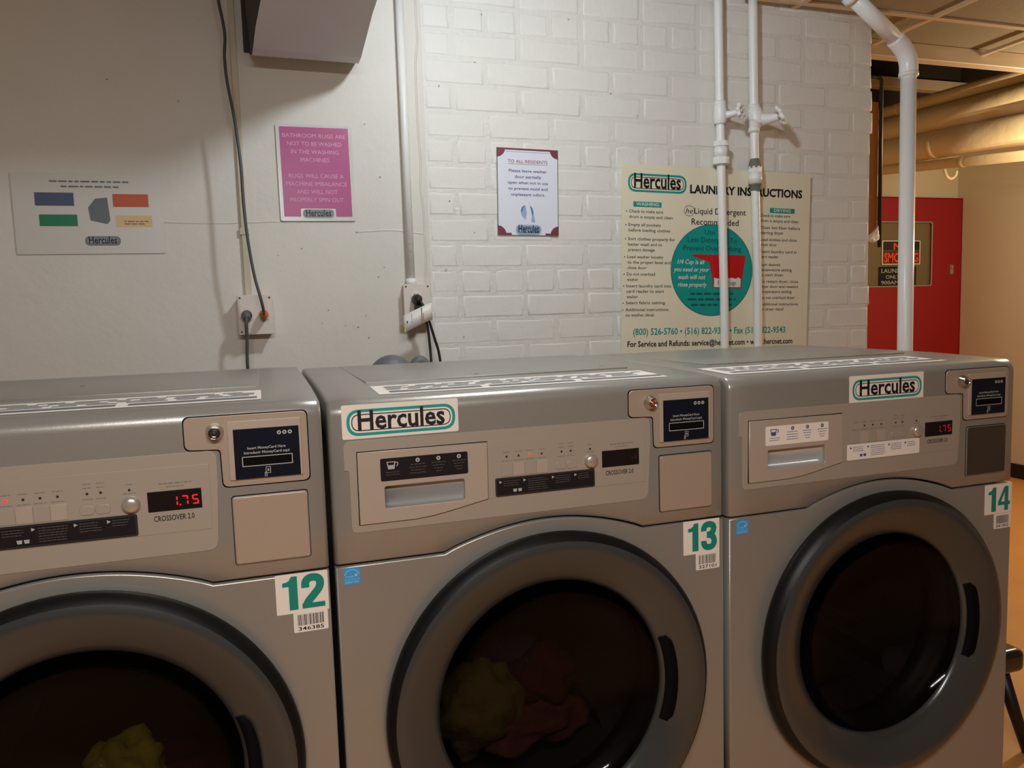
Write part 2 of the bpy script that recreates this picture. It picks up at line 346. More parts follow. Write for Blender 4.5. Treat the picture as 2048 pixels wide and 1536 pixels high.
def seg7(L, ch, x, z, w, h, t):
    g = {'1': 'bc', '7': 'abc', '5': 'afgcd', '.': ''}[ch]; s = h*.08
    R_ = {'a': (x+t*.6, x+w-t*.6, z+h-t, z+h), 'd': (x+t*.6, x+w-t*.6, z, z+t), 'g': (x+t*.6, x+w-t*.6, z+h/2-t/2, z+h/2+t/2),
          'b': (x+w-t, x+w, z+h/2+s, z+h-s), 'c': (x+w-t, x+w, z+s, z+h/2-s), 'f': (x, x+t, z+h/2+s, z+h-s)}
    for k in g: L.bar(*R_[k])
    if ch == '.': L.bar(x, x+t, z, z+t)
def blob(name, cx, cy, cz, rx, ry, rz, m, label, seed):
    from mathutils import noise
    bm = bmesh.new(); bmesh.ops.create_icosphere(bm, subdivisions=4, radius=1)
    for v in bm.verts:
        p = v.co.copy(); n = noise.noise(p*2.2+Vector((seed, 0, 0)))*.38+abs(noise.noise(p*5+Vector((0, seed, 0))))*.22
        q = p*(1+n); v.co = Vector((cx+q.x*rx, cy+q.y*ry, cz+q.z*rz))
    me = bpy.data.meshes.new('c'); bm.to_mesh(me); bm.free()
    tag(link(name, me, m, None, True), label, 'laundry')
def washer(num, label, loc, rz, cfg):
    T = thing('washing_machine', label, 'washer', loc, 0, rz, 'front load washers in a row')
    # body
    link('control_housing', housing(), 'case', T, True)
    me = T.children[-1] if T.children else None
    link('cabinet', boxes([(.004, .016, .03, .685, .165, .93), (W-.016, W-.004, .03, .685, .165, .93), (.016, W-.016, .67, .685, .165, .93), (.016, W-.016, .05, .67, .165, .18)]), 'case', T)
    pts = [(.001, .1655), (W-.001, .1655), (W-.001, .8875)]+[(u, seam(u)-.0022) for u in US[::-1][1:-1]]+[(.001, .8875)]
    plate('front_panel', [pts, circ(CX, CZ, .232, 64)], 0, .03, 'case', T, .0022)
    link('top_relief', box(.085, .6, .20, .655, 1.1475, 1.1524, .0012, 2), 'case', T, True)
    # control fascia, drawer and controls
    plate('control_fascia', [rpoly([(.021, 1.0365), (.028, 1.0355), (.028, .9385), (.534, .9385), (.5395, 1.0365), (.5395, 1.081), (.021, 1.081)], [.001, .002, .009, .014, .002, .012, .012]), rrect(.0796, .2078, .9720, 1.0080, .002)], -.0009, .002, 'fascia', T, .0004)
    dr = [(.0405, .951), (.1257, .951), (.155, .9535), (.185, .9585), (.215, .9645), (.2455, .9702), (.2462, 1.0625), (.0412, 1.0628)]
    g_ = Let(); g_.poly([[(x+(.0012 if x > .14 else -.0012), z+(.0012 if z > 1 else -.0012)) for x, z in dr], rrect(.0796, .2078, .9720, 1.0080, .002)]); g_.build('gap', T, -.00095, 'drawer_gap')
    D = plate('detergent_drawer', [dr, rrect(.0802, .2072, .9726, 1.0074, .004)], -.004, .0055, 'fascia2', T, .0006)
    vs, fs = [], []
    prof = [(-.0036, 1.0078), (.004, 1.0068), (.0075, 1.0052), (.0062, 1.0032), (.0060, 1.0008), (.0072, .9975), (.0100, .9915), (.0135, .9850), (.0162, .9785), (.0170, .9740), (.006, .9726), (-.0036, .9724)]
    for x in (.0800, .2074):
        vs += [(x, y, z) for y, z in prof]
    n = len(prof); fs = [(k, k+1, n+k+1, n+k) for k in range(n-1)]+[tuple(range(n)), tuple(range(n, 2*n))]
    gr = link('drawer_grip', frompy(vs, fs), 'grip', D, True, 'curved silver finger pull')
    lm = cfg['strip']; inkm = 'dgrey' if lm == 'darklabel' else 'blueink'; hi = 'lgrey' if lm == 'darklabel' else 'blueink'
    ST = plate('drawer_label', [rrect(.075, .2134, 1.0156, 1.0508, .003)], -.0046, .0006, lm, D, label='dark label with measuring cup' if lm == 'darklabel' else 'white label with measuring cup')
    L = Let(); L.poly([[(.0845, 1.0455), (.0985, 1.0455), (.0965, 1.0335), (.0868, 1.0335)], [(.0862, 1.0442), (.0968, 1.0442), (.0957, 1.040), (.0872, 1.040)]])
    L.poly([[(.0985, 1.0442), (.1025, 1.0442), (.1025, 1.0395), (.0995, 1.037), (.0995, 1.0383), (.1012, 1.0402), (.1012, 1.043), (.0985, 1.043)]])
    for x in (.133, .166, .199): L.poly([circ(x, 1.0445, .0034, 14), circ(x, 1.0445, .0012, 8)])
    L.build(hi, ST, -.0049, 'measuring_cup_print')
    L = Let()
    for x, n in ((.133, 4), (.166, 4), (.199, 4)):
        for k in range(n): hw = (.011-.0022*k) if x > .15 else .011+.002*(k % 2); L.words(x-hw, x+hw, 1.0375-k*.0045, .0017)
    L.words(.083, .105, 1.0285, .0017); L.words(.083, .104, 1.0245, .0017); L.build(inkm, ST, -.0049, 'fine_print')
    P = plate('display_panel', [rrect(.2475, .5288, .9700, 1.0628, .0015)], -.0015, .001, 'fascia', T, .0003)
    for k in range(4): plate('button', [rrect(.2690+k*.0203, .2888+k*.0203, 1.0035, 1.0255, .001)], -.0024, .001, 'fascia2' if k % 2 else 'fascia', P, .0004)
    plate('button', [rrect(.3635, .3825, 1.0065, 1.0195, .0065)], -.0026, .0012, 'fascia', P, .0005); plate('button', [rrect(.3831, .4020, 1.0065, 1.0195, .0065)], -.0026, .0012, 'fascia', P, .0005)
    link('start_button', lathe([(.0118, -.0014), (.0117, -.005), (.0105, -.0075), (.008, -.0092), (.004, -.0102), (.0005, -.0104)], .4270, 1.0155, 28, True), 'knob', P, True, 'round domed silver button')
    for k, u in enumerate((.279, .2995, .3192, .3395, .3746, .3910, .4260)):
        mm = 'ledoff'
        if k == cfg['led']: mm = cfg.get('ledm', 'led')
        plate('indicator_light', [circ(u, 1.0358, .0021 if mm == 'led' else .0017, 12)], -.0021, .0008, mm, P, label='lit red indicator' if mm == 'led' else None)
    L = Let()
    for u in (.279, .2995, .3192, .3395): L.words(u-.006, u+.006, 1.0425, .0016); L.words(u-.008, u+.008, 1.0285, .0016)
    for u in (.3746, .3910): L.words(u-.005, u+.005, 1.0485, .0016); L.words(u-.005, u+.005, 1.0430, .0016); L.words(u-.006, u+.006, 1.0275, .0016)
    L.words(.422, .430, 1.0430, .0016); L.words(.418, .434, 1.0305, .0016); L.words(.463, .506, 1.0395, .0022); L.words(.472, .495, 1.0350, .0016)
    L.build('grey', P, -.00165, 'fine_print')
    L = Let(); L.text('CROSSOVER 2.0', .480, .9880, .0078, .052, bold=.012, align='C'); L.build('ink', P, -.0017, 'lettering')
    DS = plate('price_display', [rrect(.4477, .5169, 1.0018, 1.0300, .0008)], -.0022, .0012, 'display', P, .0002, 'black price display window')
    L = Let(); sm, txt = cfg['price']; x = .4775; hh = .0135; sp_ = .0135
    if txt:
        for k, ch in enumerate('175'): seg7(L, ch, x+k*sp_, 1.0082, .0085, hh, .0018)
        seg7(L, '.', x+.0105, 1.0082, .0085, hh, .0019)
    else: L.bar(.503, .5045, 1.011, 1.0165); L.bar(.509, .5105, 1.012, 1.019)
    L.build(sm, DS, -.0026, 'price_digits', 'red seven segment digits')
    INS = plate('instruction_strip', [rrect(.2585, .4333, .9715, 1.0018, .003)], -.0028, .0008, lm, P, .0002)
    if lm == 'darklabel':
        L = Let(); L.poly([rrect(.2600, .4318, .9730, 1.0003, .002), rrect(.2604, .4314, .9734, .9999, .002)]); L.build('dgrey', INS, -.0031, 'strip_border')
    L = Let()
    for x in (.2650, .3060, .3560, .3960): L.poly([[(x, .9925), (x, .9975), (x+.0048, .9950)]])
    for x in (.288, .2965): L.poly([[(x, .9822), (x+.0068, .9822), (x+.006, .9772), (x+.0008, .9772)]])
    L.build(hi, INS, -.0031, 'arrow_print')
    L = Let()
    for x0, x1, n in ((.272, .300, 3), (.314, .350, 6), (.3625, .3905, 4), (.4025, .4255, 3)):
        for k in range(n): L.words(x0, x1-random.uniform(0, .006), .9955-k*.0036, .0016)
    L.build(inkm, INS, -.0031, 'fine_print')
    # card reader bezel
    bz = [(.4995, 1.129), (.4995, 1.0835), (.5455, 1.0815), (.5465, 1.0272), (.6650, 1.0272), (.6650, 1.129)]; rr = [.009, .009, .005, .009, .009, .009]
    o2 = rpoly([(x+dx, z+dz) for (x, z), dx, dz in zip(bz, (-.0014, -.0014, -.0014, -.0014, .0014, .0014), (.0014, -.0014, -.0014, -.0014, -.0014, .0014))], rr)
    plate('bezel_gap', [o2], -.0004, .001, 'gap', T)
    BZ = plate('card_reader_bezel', [rpoly(bz, rr)], -.0018, .003, 'coin', T, .0008)
    RD = plate('card_reader', [rrect(.5562, .6560, 1.0362, 1.1200, .0015)], -.0042, .003, 'fascia2', BZ, .0005)
    BL = plate('reader_label', [rrect(.5635, .6528, 1.0368, 1.1085, .0005)], -.0047, .0006, 'navy', BZ, label='dark blue card reader label')
    plate('card_slot', [rrect(.5745, .6415, 1.0555, 1.0680, .0004)], -.0058, .0012, 'gap', BZ)
    L = Let(); L.poly([rrect(.5735, .6425, 1.0545, 1.0690, 0), rrect(.5747, .6413, 1.0557, 1.0678, 0)])
    L.text('Insert MoneyCard Here', .6075, 1.0790, .0038, .052, bold=.02, align='C'); L.text('Introducir MoneyCard aqui', .6075, 1.0725, .0038, .062, bold=.02, align='C')
    for k in range(3): L.poly([circ(.6255+k*.0075, 1.1005, .0030, 14), circ(.6255+k*.0075, 1.1005, .0012, 8)])
    L.poly([rrect(.6045, .6115, 1.0430, 1.0525, .0005), rrect(.6053, .6107, 1.0438, 1.0517, .0003)]); L.bar(.6068, .6092, 1.046, 1.0495)
    L.bar(.6030, .6040, 1.0385, 1.0450); L.bar(.6052, .6062, 1.0385, 1.0440); L.bar(.6030, .6062, 1.0440, 1.0450)
    L.build('lgrey', BZ, -.0060, 'lettering')
    K = link('lock', lathe([(.0125, -.0016), (.0118, -.0045), (.0095, -.0085), (.0088, -.014), (.0082, -.0155), (.0072, -.0145), (.0068, -.0128), (.003, -.0128), (.0005, -.0128)], .5395, 1.1065, 32, True), 'chrome', BZ, True, 'round chrome tube lock')
    K2 = link('lock_core', lathe([(.0038, -.0129), (.0036, -.0150), (.0004, -.0152)], .5395, 1.1065, 16, True), 'copper' if num == 13 else 'gasket', BZ, True)
    plate('coin_door_gap', [rrect(.5553, .6612, .9118, 1.0133, .005)], -.0004, .001, 'gap', T)
    CD = plate('coin_door', [rrect(.5573, .6595, .9140, 1.0108, .004)], -.0034, .004, cfg['coin'], T, .0009)
    plate('coin_door_edge', [rrect(.5563, .6604, .9126, 1.0120, .0045), rrect(.5588, .6580, .9155, 1.0095, .003)], -.0022, .0025, 'case', CD, .0006)
    # door
    DO = link('door', lathe([(.262, .002), (.278, -.001), (.2845, -.006), (.2865, -.014), (.2850, -.022), (.2795, -.0300), (.2735, -.0345)], CX, CZ, 96), 'rim', T, True, 'dark round door')
    link('door_ring', lathe([(.2738, -.0344), (.268, -.0364), (.2625, -.0369), (.256, -.0362), (.245, -.0322), (.230, -.0262), (.215, -.0185), (.206, -.0125), (.2015, -.0085), (.1995, -.004), (.1995, .012)], CX, CZ, 96), 'ring', DO, True)
    link('door_glass', lathe([(.1992, -.004), (.195, .002), (.184, .014), (.165, .028), (.135, .042), (.095, .053), (.05, .059), (.001, .061)], CX, CZ, 72), 'glass', DO, True, 'smoked bowl shaped window')
    hv, hf = [], []
    A = [math.radians(-21+i*3) for i in range(15)]
    for a in A:
        e = 1-abs(a+0)/math.radians(24); t = min(1, max(.0, (1-abs(math.degrees(a))/22)*5))
        for r, y in ((.2055, -.0135), (.208, -.0160), (.2155+.009*t, -.0205-.006*t), (.2150+.008*t, -.019-.003*t)):
            hv.append((CX+r*math.cos(a), y, CZ+r*math.sin(a)))
    for i in range(len(A)-1):
        for k in range(3): hf.append((i*4+k, (i+1)*4+k, (i+1)*4+k+1, i*4+k+1))
    link('door_handle', frompy(hv, hf), 'gap', DO, True, 'dark finger slot on the right of the door')
    link('gasket', lathe([(.232, .01), (.232, .035), (.222, .055), (.205, .062), (.203, .085), (.215, .10), (.235, .11)], CX, CZ, 64), 'gasket', T, True)
    link('drum', lathe([(.235, .105), (.238, .14), (.238, .50), (.225, .53), (.10, .55), (.001, .55)], CX, CZ, 64), 'drum', T, True)
    for k in range(3):
        a = math.radians(200+120*k); ca, sa = math.cos(a), math.sin(a)
        vv = [(CX+ca*r+sa*s, y, CZ+sa*r-ca*s) for y in (.15, .49) for r, s in ((.237, -.035), (.195, -.008), (.195, .008), (.237, .035))]
        link('drum_lifter', frompy(vv, [(0, 1, 5, 4), (1, 2, 6, 5), (2, 3, 7, 6), (0, 1, 2, 3), (4, 5, 6, 7)]), 'drum', T)
    # stickers
    u0, u1, v0, v1 = cfg['num']
    NS = plate('number_sticker', [rrect(u0, u1, v0, v1, .001)], -.0006, .0005, 'white', T, label='cream sticker with a teal number %d' % num)
    L = Let(); s_ = str(num); wd = (u1-u0); L.digit(s_[0], u0+wd*.13, v0+.0055, wd*.83, .0505); L.digit(s_[1], u0+wd*.49, v0+.0055, wd*.83, .0505); L.build('tealnum', NS, -.0009)
    u0, u1, v0, v1 = cfg['bar']
    BS = plate('barcode_sticker', [rrect(u0, u1, v0, v1, .0025)], -.0012, .0005, 'white', T, label='small white barcode sticker')
    L = Let(); rnd = random.Random(num); x = u0+.006
    while x < u1-.007:
        w_ = rnd.choice((.0004, .0007, .0012)); L.bar(x, x+w_, v0+.0105, v1-.004); x += w_+rnd.choice((.0005, .0008, .0011))
    L.text(cfg['code'], (u0+u1)/2, v0+.0028, .0058, (u1-u0)*.74, bold=.01, align='C'); L.build('ink', BS, -.0015)
    if cfg.get('logo'):
        u0, u1, v0, v1 = cfg['logo']
        LS = plate('logo_sticker', [rrect(u0, u1, v0, v1, .003)], -.0007, .0006, 'white', T, label='white logo sticker with a teal oval')
        logo(LS, u0+.007, u1-.005, v0+.0045, v1-.0075, -.0010)
    if cfg.get('star'):
        u0, u1, v0, v1 = cfg['star']
        ES = plate('energy_sticker', [rrect(u0, u1, v0, v1, .001)], -.0006, .0005, 'esblue', T, label='small sky blue square sticker')
        L = Let(); cx, cz = (u0+u1)/2, (v0+v1)/2
        arc = [(cx+.0118*math.cos(t), v0+.0125+.0115*math.sin(t)) for t in [math.pi*.08+math.pi*.84*i/12 for i in range(13)]]; arc2 = [(cx+.0108*math.cos(t), v0+.0125+.0105*math.sin(t)) for t in [math.pi*.08+math.pi*.84*i/12 for i in range(13)]]
        L.poly([arc+arc2[::-1]]); sx, sz = cx+.0062, v0+.0145
        L.poly([[(sx+(.0036 if i % 2 == 0 else .0014)*math.sin(i*math.pi/5), sz+(.0036 if i % 2 == 0 else .0014)*math.cos(i*math.pi/5)) for i in range(10)]])
        L.text('energy', cx-.0095, v0+.0115, .0036, .013, shear=.4); L.text('ENERGY STAR', cx, v0+.0024, .0032, .021, bold=.01, align='C'); L.bar(u0+.001, u1-.001, v0+.0078, v0+.0084)
        L.build('eswhite', ES, -.0009)
    u0, u1 = cfg['top']
    TS = link('top_instruction_sticker', frompy([(u0, .040, 1.1452), (u1, .040, 1.1452), (u1, .09, 1.1470), (u1, .150, 1.1490), (u0, .150, 1.1490), (u0, .09, 1.1470)], [(0, 1, 2, 5), (5, 2, 3, 4)]), 'white', T, label='long white instruction sticker on top')
    L = Let()
    def TB(a, b, y0, y1):
        f = lambda y: 1.1456+(y-.040)*.0345+.0002; k = len(L.v)
        L.v += [Vector((a, y0, f(y0))), Vector((b, y0, f(y0))), Vector((b, y1, f(y1))), Vector((a, y1, f(y1)))]; L.f.append([k, k+1, k+2, k+3])
    for k in range(3): s0 = u0+.02+k*(u1-u0)/3.05; TB(s0, s0+(u1-u0)*.30, .056, .073)
    for k in range(4):
        x = u0+.02
        while x < u1-.03: l = random.uniform(.02, .07); TB(x, min(x+l, u1-.01), .086+k*.013, .091+k*.013); x += l+.012
    link('printed_lines', frompy(L.v, L.f), 'slate', TS)
    for (x, y) in cfg['dots']: link('top_screw', tube([(x, y, 1.150), (x, y, 1.1535)], .004, 12, False), 'chrome', T)
    return T
common = dict(coin='coin')
washer(12, 'leftmost silver washer, number 12 sticker, price display lit 1.75', (-.010-W, -.023, .007), -.0028, dict(strip='darklabel', led=0, price=('seg', True), num=(.6075, .6822, .829, .889), bar=(.6302, .6798, .7992, .8300), code='346385', coin='coin', top=(.02, .604), dots=((.53, .22), (.3, .40))))
washer(13, 'middle silver washer, number 13 sticker, logo sticker above its drawer', (0, 0, 0), 0, dict(strip='darklabel', led=2, price=('segdim', False), num=(.6026, .6762, .828, .8892), bar=(.6270, .6756, .7978, .8290), code='327101', coin='coin', logo=(.0208, .2014, 1.0838, 1.1362), star=(.0115, .037, .859, .886), top=(.085, .60), dots=((.30, .24), (.57, .26))))
washer(14, 'rightmost silver washer, number 14 sticker, white control labels, empty drum', (.6915, -.0075, -.0027), .006, dict(strip='white', led=0, ledm='ledorange', price=('seg14', True), num=(.6106, .6850, .8248, .8875), bar=(.6360, .6834, .7930, .8245), code='341902', coin='coin2', logo=(.2640, .4426, 1.0800, 1.1312), star=(.0145, .0406, .858, .8835), top=(.03, .55), dots=((.17, .22), (.37, .24), (.46, .2))))
blob('towel', .262, .185, .520, .088, .05, .078, 'towel', 'olive yellow towel behind the glass of washer 13', 3)
blob('patterned_cloth', .35, .22, .465, .13, .08, .05, 'patterned', 'rust patterned cloth at the bottom of washer 13', 8)
blob('maroon_cloth', .40, .23, .545, .075, .07, .05, 'maroon', 'maroon cloth heaped right of the yellow towel', 5)
blob('blue_cloth', .35, .26, .59, .06, .06, .04, 'bluecloth', 'dark blue cloth on top of the heap in washer 13', 11)
blob('yellow_cloth', -.335, .15, .54, .06, .05, .06, 'yellowcloth', 'yellow cloth behind the glass of washer 12', 6)
blob('dark_cloth', -.28, .22, .47, .13, .08, .05, 'maroon', 'dark reddish cloth at the bottom of washer 12', 9)

# ------------------------------------------------------------------ signs on the back wall
sg = thing('rug_sign', 'magenta laminated sign about bathroom rugs, between the two outlet boxes', 'sign', (.1055, YW-.006, 1.7075), math.radians(-.3))
plate('laminate', [rrect(-.112, .112, -.145, .142, .006)], 0, .0012, 'lamin', sg)
plate('printed_sheet', [rrect(-.1015, .1015, -.132, .134, .001)], -.0006, .0006, 'purple', sg)
L = Let()
for i, (t, wd) in enumerate([('BATHROOM RUGS ARE', .186), ('NOT TO BE WASHED', .160), ('IN THE WASHING', .142), ('MACHINES.', .088), None, ('RUGS WILL CAUSE A', .162), ('MACHINE IMBALANCE', .180), ('AND WILL NOT', .122), ('PROPERLY SPIN OUT.', .162)] if 0 else
        [('BATHROOM RUGS ARE', .186), ('NOT TO BE WASHED', .160), ('IN THE WASHING', .142), ('MACHINES.', .088), ('', 0), ('RUGS WILL CAUSE A', .162), ('MACHINE IMBALANCE', .180), ('AND WILL NOT', .122), ('PROPERLY SPIN OUT.', .162)]):
    if t: L.text(t, 0, .103-i*.0238, .0125, wd, bold=0, align='C')
L.build('pink', sg, -.0009)
plate('logo_patch', [rrect(-.052, .052, -.139, -.108, .004)], -.0010, .0006, 'lamin', sg)
logo(sg, -.047, .047, -.136, -.110, -.0015, 'logogrey', 'ink', .74, 'logogrey')
sg = thing('residents_notice', 'white notice to all residents with maroon corners, on the brick wall', 'notice', (.7895, YW-.005, 1.6620), math.radians(.9))
plate('paper', [rrect(-.108, .108, -.141, .141, 0)], 0, .0008, 'paper', sg)
L = Let()
for sx in (-1, 1):
    for sz in (-1, 1):
        cx, cz = sx*.108, sz*.141; K_ = Let(); K_.poly([[(cx, cz)]+[(cx-sx*.030*math.cos(t), cz-sz*.030*math.sin(t)) for t in [math.pi/2*i/8 for i in range(9)]]]); K_.build('redink', sg, -.0003, 'corner_print')
L.bar(-.108, .108, .135, .141); L.bar(-.108, -.06, -.141, -.135); L.bar(.06, .108, -.141, -.135)
L.build('redink', sg, -.00028, 'edge_print')
L = Let(); L.bar(-.1075, -.1055, -.115, .115); L.bar(.1055, .1075, -.115, .115); L.bar(-.076, .076, .129, .1298); L.build('ink', sg, -.00035, 'border_line')
L = Let(); L.text('TO ALL RESIDENTS', 0, .094, .0105, .140, bold=.01, align='C'); L.bar(-.070, .070, .0895, .0907); L.build('redtext', sg, -.0004)
L = Let()
for i, (t, wd) in enumerate([('Please leave washer', .134), ('door partially', .094), ('open when not in use', .142), ('to prevent mold and', .138), ('unpleasant odors.', .120)]): L.text(t, 0, .064-i*.0192, .0095, wd, bold=.014, align='C')
L.build('blueink', sg, -.0004)
L = Let(); L.poly([rrect(-.040, .034, -.106, -.030, .02)]); L.build('paper', sg, -.00035, 'picture_background')
L = Let(); L.poly([[(-.010, -.044), (-.022, -.048), (-.028, -.062), (-.024, -.078), (-.010, -.092), (-.006, -.070)]]); L.poly([[(.004, -.042), (.014, -.052), (.019, -.072), (.024, -.100), (.010, -.098), (.012, -.075)]]); L.build('bluefade', sg, -.00045, 'hands_picture')
L = Let(); L.poly([[(-.012, -.044), (-.022, -.048), (-.027, -.060), (-.022, -.066), (-.018, -.054)]]); L.poly([[(.005, -.043), (.014, -.052), (.018, -.066), (.013, -.078), (.011, -.060)]]); L.build('blueprint', sg, -.0005, 'hands_shading')
plate('logo_patch', [stadium(-.045, .045, -.140, -.108)], -.0008, .0004, 'bluefade', sg)
logo(sg, -.045, .045, -.140, -.108, -.0012, 'bluefade', 'ink', .78)
# big instruction poster
px0, pz0 = 1.515, 1.42
sg = thing('instruction_poster', 'large cream laundry instructions poster behind the two thin water pipes', 'poster', (px0, YW-.0165, pz0), math.radians(1.35))
vs, fs = [], []; nx = 24
def bowy(x): return -.0005-.0
for i in range(nx+1):
    x = -.392+.784*i/nx; y = 0
    vs += [(x, y, -.34), (x, y, .336), (x, y+.0012, -.34), (x, y+.0012, .336)]
for i in range(nx): a = i*4; fs += [(a, a+4, a+5, a+1), (a+2, a+3, a+7, a+6), (a+1, a+5, a+7, a+3), (a, a+2, a+6, a+4)]
fs += [(0, 1, 3, 2), (nx*4, nx*4+2, nx*4+3, nx*4+1)]
link('poster_board', frompy(vs, [f[::-1] for f in fs]), 'cream', sg)
def Q(x, z):  # wall x, z into the poster's own axes
    a = math.radians(-1.35); dx, dz = x-px0, z-pz0; return dx*math.cos(a)+dz*math.sin(a), -dx*math.sin(a)+dz*math.cos(a)
lx, lz = Q(1.268, 1.700); logo(sg, lx-.115, lx+.115, lz-.033, lz+.030, -.0006, 'teal', 'ink', .80)
L = Let(); x, z = Q(1.397, 1.671); L.text('LAUNDRY INSTRUCTIONS', x, z-.002, .029, .480, bold=.036)
x, z = Q(1.414, 1.596); L.text('Liquid Detergent', x, z, .0225, .215, bold=.006)
x, z = Q(1.402, 1.560); L.text('Recommended', x, z-.002, .0225, .196, bold=.006)
x, z = Q(1.393, 1.606); L.poly([circ(x, z, .021, 28, .019), circ(x, z, .0195, 28, .0175)]); L.text('he', x, z-.009, .020, .030, align='C', shear=.3)
x, z = Q(1.140, 1.135); L.text('For Service and Refunds: service@hercnet.com • www.hercnet.com', x, z-.004, .0205, .695, bold=.022)
L.build('ink', sg, -.0006)
L = Let(); x, z = Q(1.163, 1.175); L.text('(800) 526-5760 • (516) 822-9300 • Fax (516) 822-9543', x, z-.003, .024, .640, bold=.016)
for (a, b_) in ((1.172, 1.620), (1.733, 1.604)):
    x, z = Q(a, b_); L.bar(x, x+.110, z-.002, z+.016)
L.build('teal', sg, -.0006)
L = Let(); x, z = Q(1.227, 1.622); L.text('WASHING', x, z-.001, .0115, .088, bold=.016, align='C'); x, z = Q(1.788, 1.606); L.text('DRYING', x, z-.001, .0115, .075, bold=.016, align='C'); L.build('white', sg, -.0009)
L = Let()
left = [(['Check to make sure', 'drum is empty and clean'], 1.598), (['Empty all pockets', 'before loading clothes'], 1.552), (['Sort clothes properly for', 'better wash and to', 'prevent damage'], 1.503), (['Load washer loosely', 'to the proper level and', 'close door'], 1.441), (['Do not overload', 'washer'], 1.381), (['Insert laundry card into', 'card reader to start', 'washer'], 1.340), (['Select fabric setting'], 1.281), (['Additional instructions', 'on washer decal'], 1.257)]
right = [(['Check to make sure', 'drum is empty and clean'], 1.588), (['Clean lint filter before', 'starting dryer'], 1.544), (['Load clothes and close', 'dryer door'], 1.500), (['Insert laundry card in', 'card reader'], 1.456), (['Push desired', 'temperature setting', 'to start dryer'], 1.408), (['To restart dryer, close', 'dryer door and reselect', 'temperature setting'], 1.346), (['Do not overload dryer'], 1.286), (['Additional instructions', 'on dryer decal'], 1.262)]
for lst, x0 in ((left, 1.155), (right, 1.690)):
    for lines, zz in lst:
        xx = x0-(1.6-zz)*.06*(1 if x0 < 1.5 else 0)
        for k, t in enumerate(lines):
            x, z = Q(xx, zz-k*.0188); L.text(t, x, z, .0108, len(t)*.0074, bold=.006)
            if k == 0: L.poly([circ(x-.010, z+.004, .0022, 8)])
L.build('ink', sg, -.0006, 'instruction_list')
ccx, ccz = Q(1.486, 1.402)
ccz -= .008
plate('teal_disc', [circ(ccx, ccz, .170, 64, .164)], -.0008, .0006, 'teal', sg)
L = Let(); L.poly([circ(ccx, ccz, .1705, 64, .1645), circ(ccx, ccz, .1690, 64, .163)]); L.build('ink', sg, -.0011, 'disc_outline')
L = Let(); 
L.text('Use', ccx-.012, ccz+.128, .019, .042, bold=.008, align='C'); L.text('Less Detergent To', ccx, ccz+.100, .019, .205, bold=.008, align='C'); L.text('Prevent Over-Sudsing', ccx, ccz+.070, .019, .240, bold=.008, align='C')
for k, hw in enumerate((.09, .10, .085)): L.words(ccx-hw, ccx+hw, ccz-.088-k*.020, .012)
L.build('tealdark', sg, -.0011, 'disc_lettering')
cup = [(-.093, .056), (.134, .056), (.134, .046), (.122, -.030), (.120, -.064), (-.002, -.064), (-.004, -.030), (-.018, .030), (-.080, .048)]
L = Let(); L.poly([[(ccx+.005+x, ccz+z) for x, z in cup]]); L.build('cupred', sg, -.0013, 'cup_print')
L = Let(); L.poly([[(ccx+.005+x, ccz+z) for x, z in [(.003, -.060), (.115, -.060), (.116, -.030), (.105, -.024), (.095, -.030), (.08, -.026), (.06, -.028), (.04, -.024), (.02, -.030), (.003, -.026)]]]); L.build('white', sg, -.0015, 'detergent_print')
L = Let(); L.text('1/4 cup', ccx+.062, ccz-.052, .017, .075, align='C'); L.build('ink', sg, -.0018, 'cup_lettering')
L = Let()
for i, (t, wd) in enumerate([('1/4 Cup is all', .112), ('you need or your', .146), ('wash will not', .112), ('rinse properly', .120)]): L.text(t, ccx-.088+(.002*i), ccz+.022-i*.027, .0165, wd, bold=.012, align='C', shear=.25)
L.build('white', sg, -.0013, 'italic_lettering')
# pale sheet with coloured blocks
sg = thing('colour_block_sheet', 'pale laminated sheet with four coloured blocks, far left wall', 'sign', (-.520, YW-.004, 1.578), math.radians(-.2))
plate('laminate', [rrect(-.188, .188, -.111, .111, .004)], 0, .0012, 'palesheet', sg)
for m_, x0, x1, z0, z1 in (('bluegrey', -.134, -.038, .022, .058), ('green', -.127, -.033, -.034, -.002), ('rust', .060, .152, .020, .056), ('ochre', .064, .158, -.036, -.004)):
    plate('colour_block', [rrect(x0, x1, z0, z1, .001)], -.0005, .0005, m_, sg)
L = Let(); L.poly([[(-.004, .018), (.015, .042), (.046, .046), (.050, -.018), (.042, -.028), (.000, -.018)]]); L.words(-.095, .105, .087, .007); L.words(-.068, .078, .073, .007); L.words(.085, .15, -.022, .005); L.words(.085, .14, -.029, .005)
L.build('slate', sg, -.0006, 'printed_picture')
logo(sg, -.018, .072, -.088, -.062, -.0006, 'slate', 'ink', .74, 'logogrey')

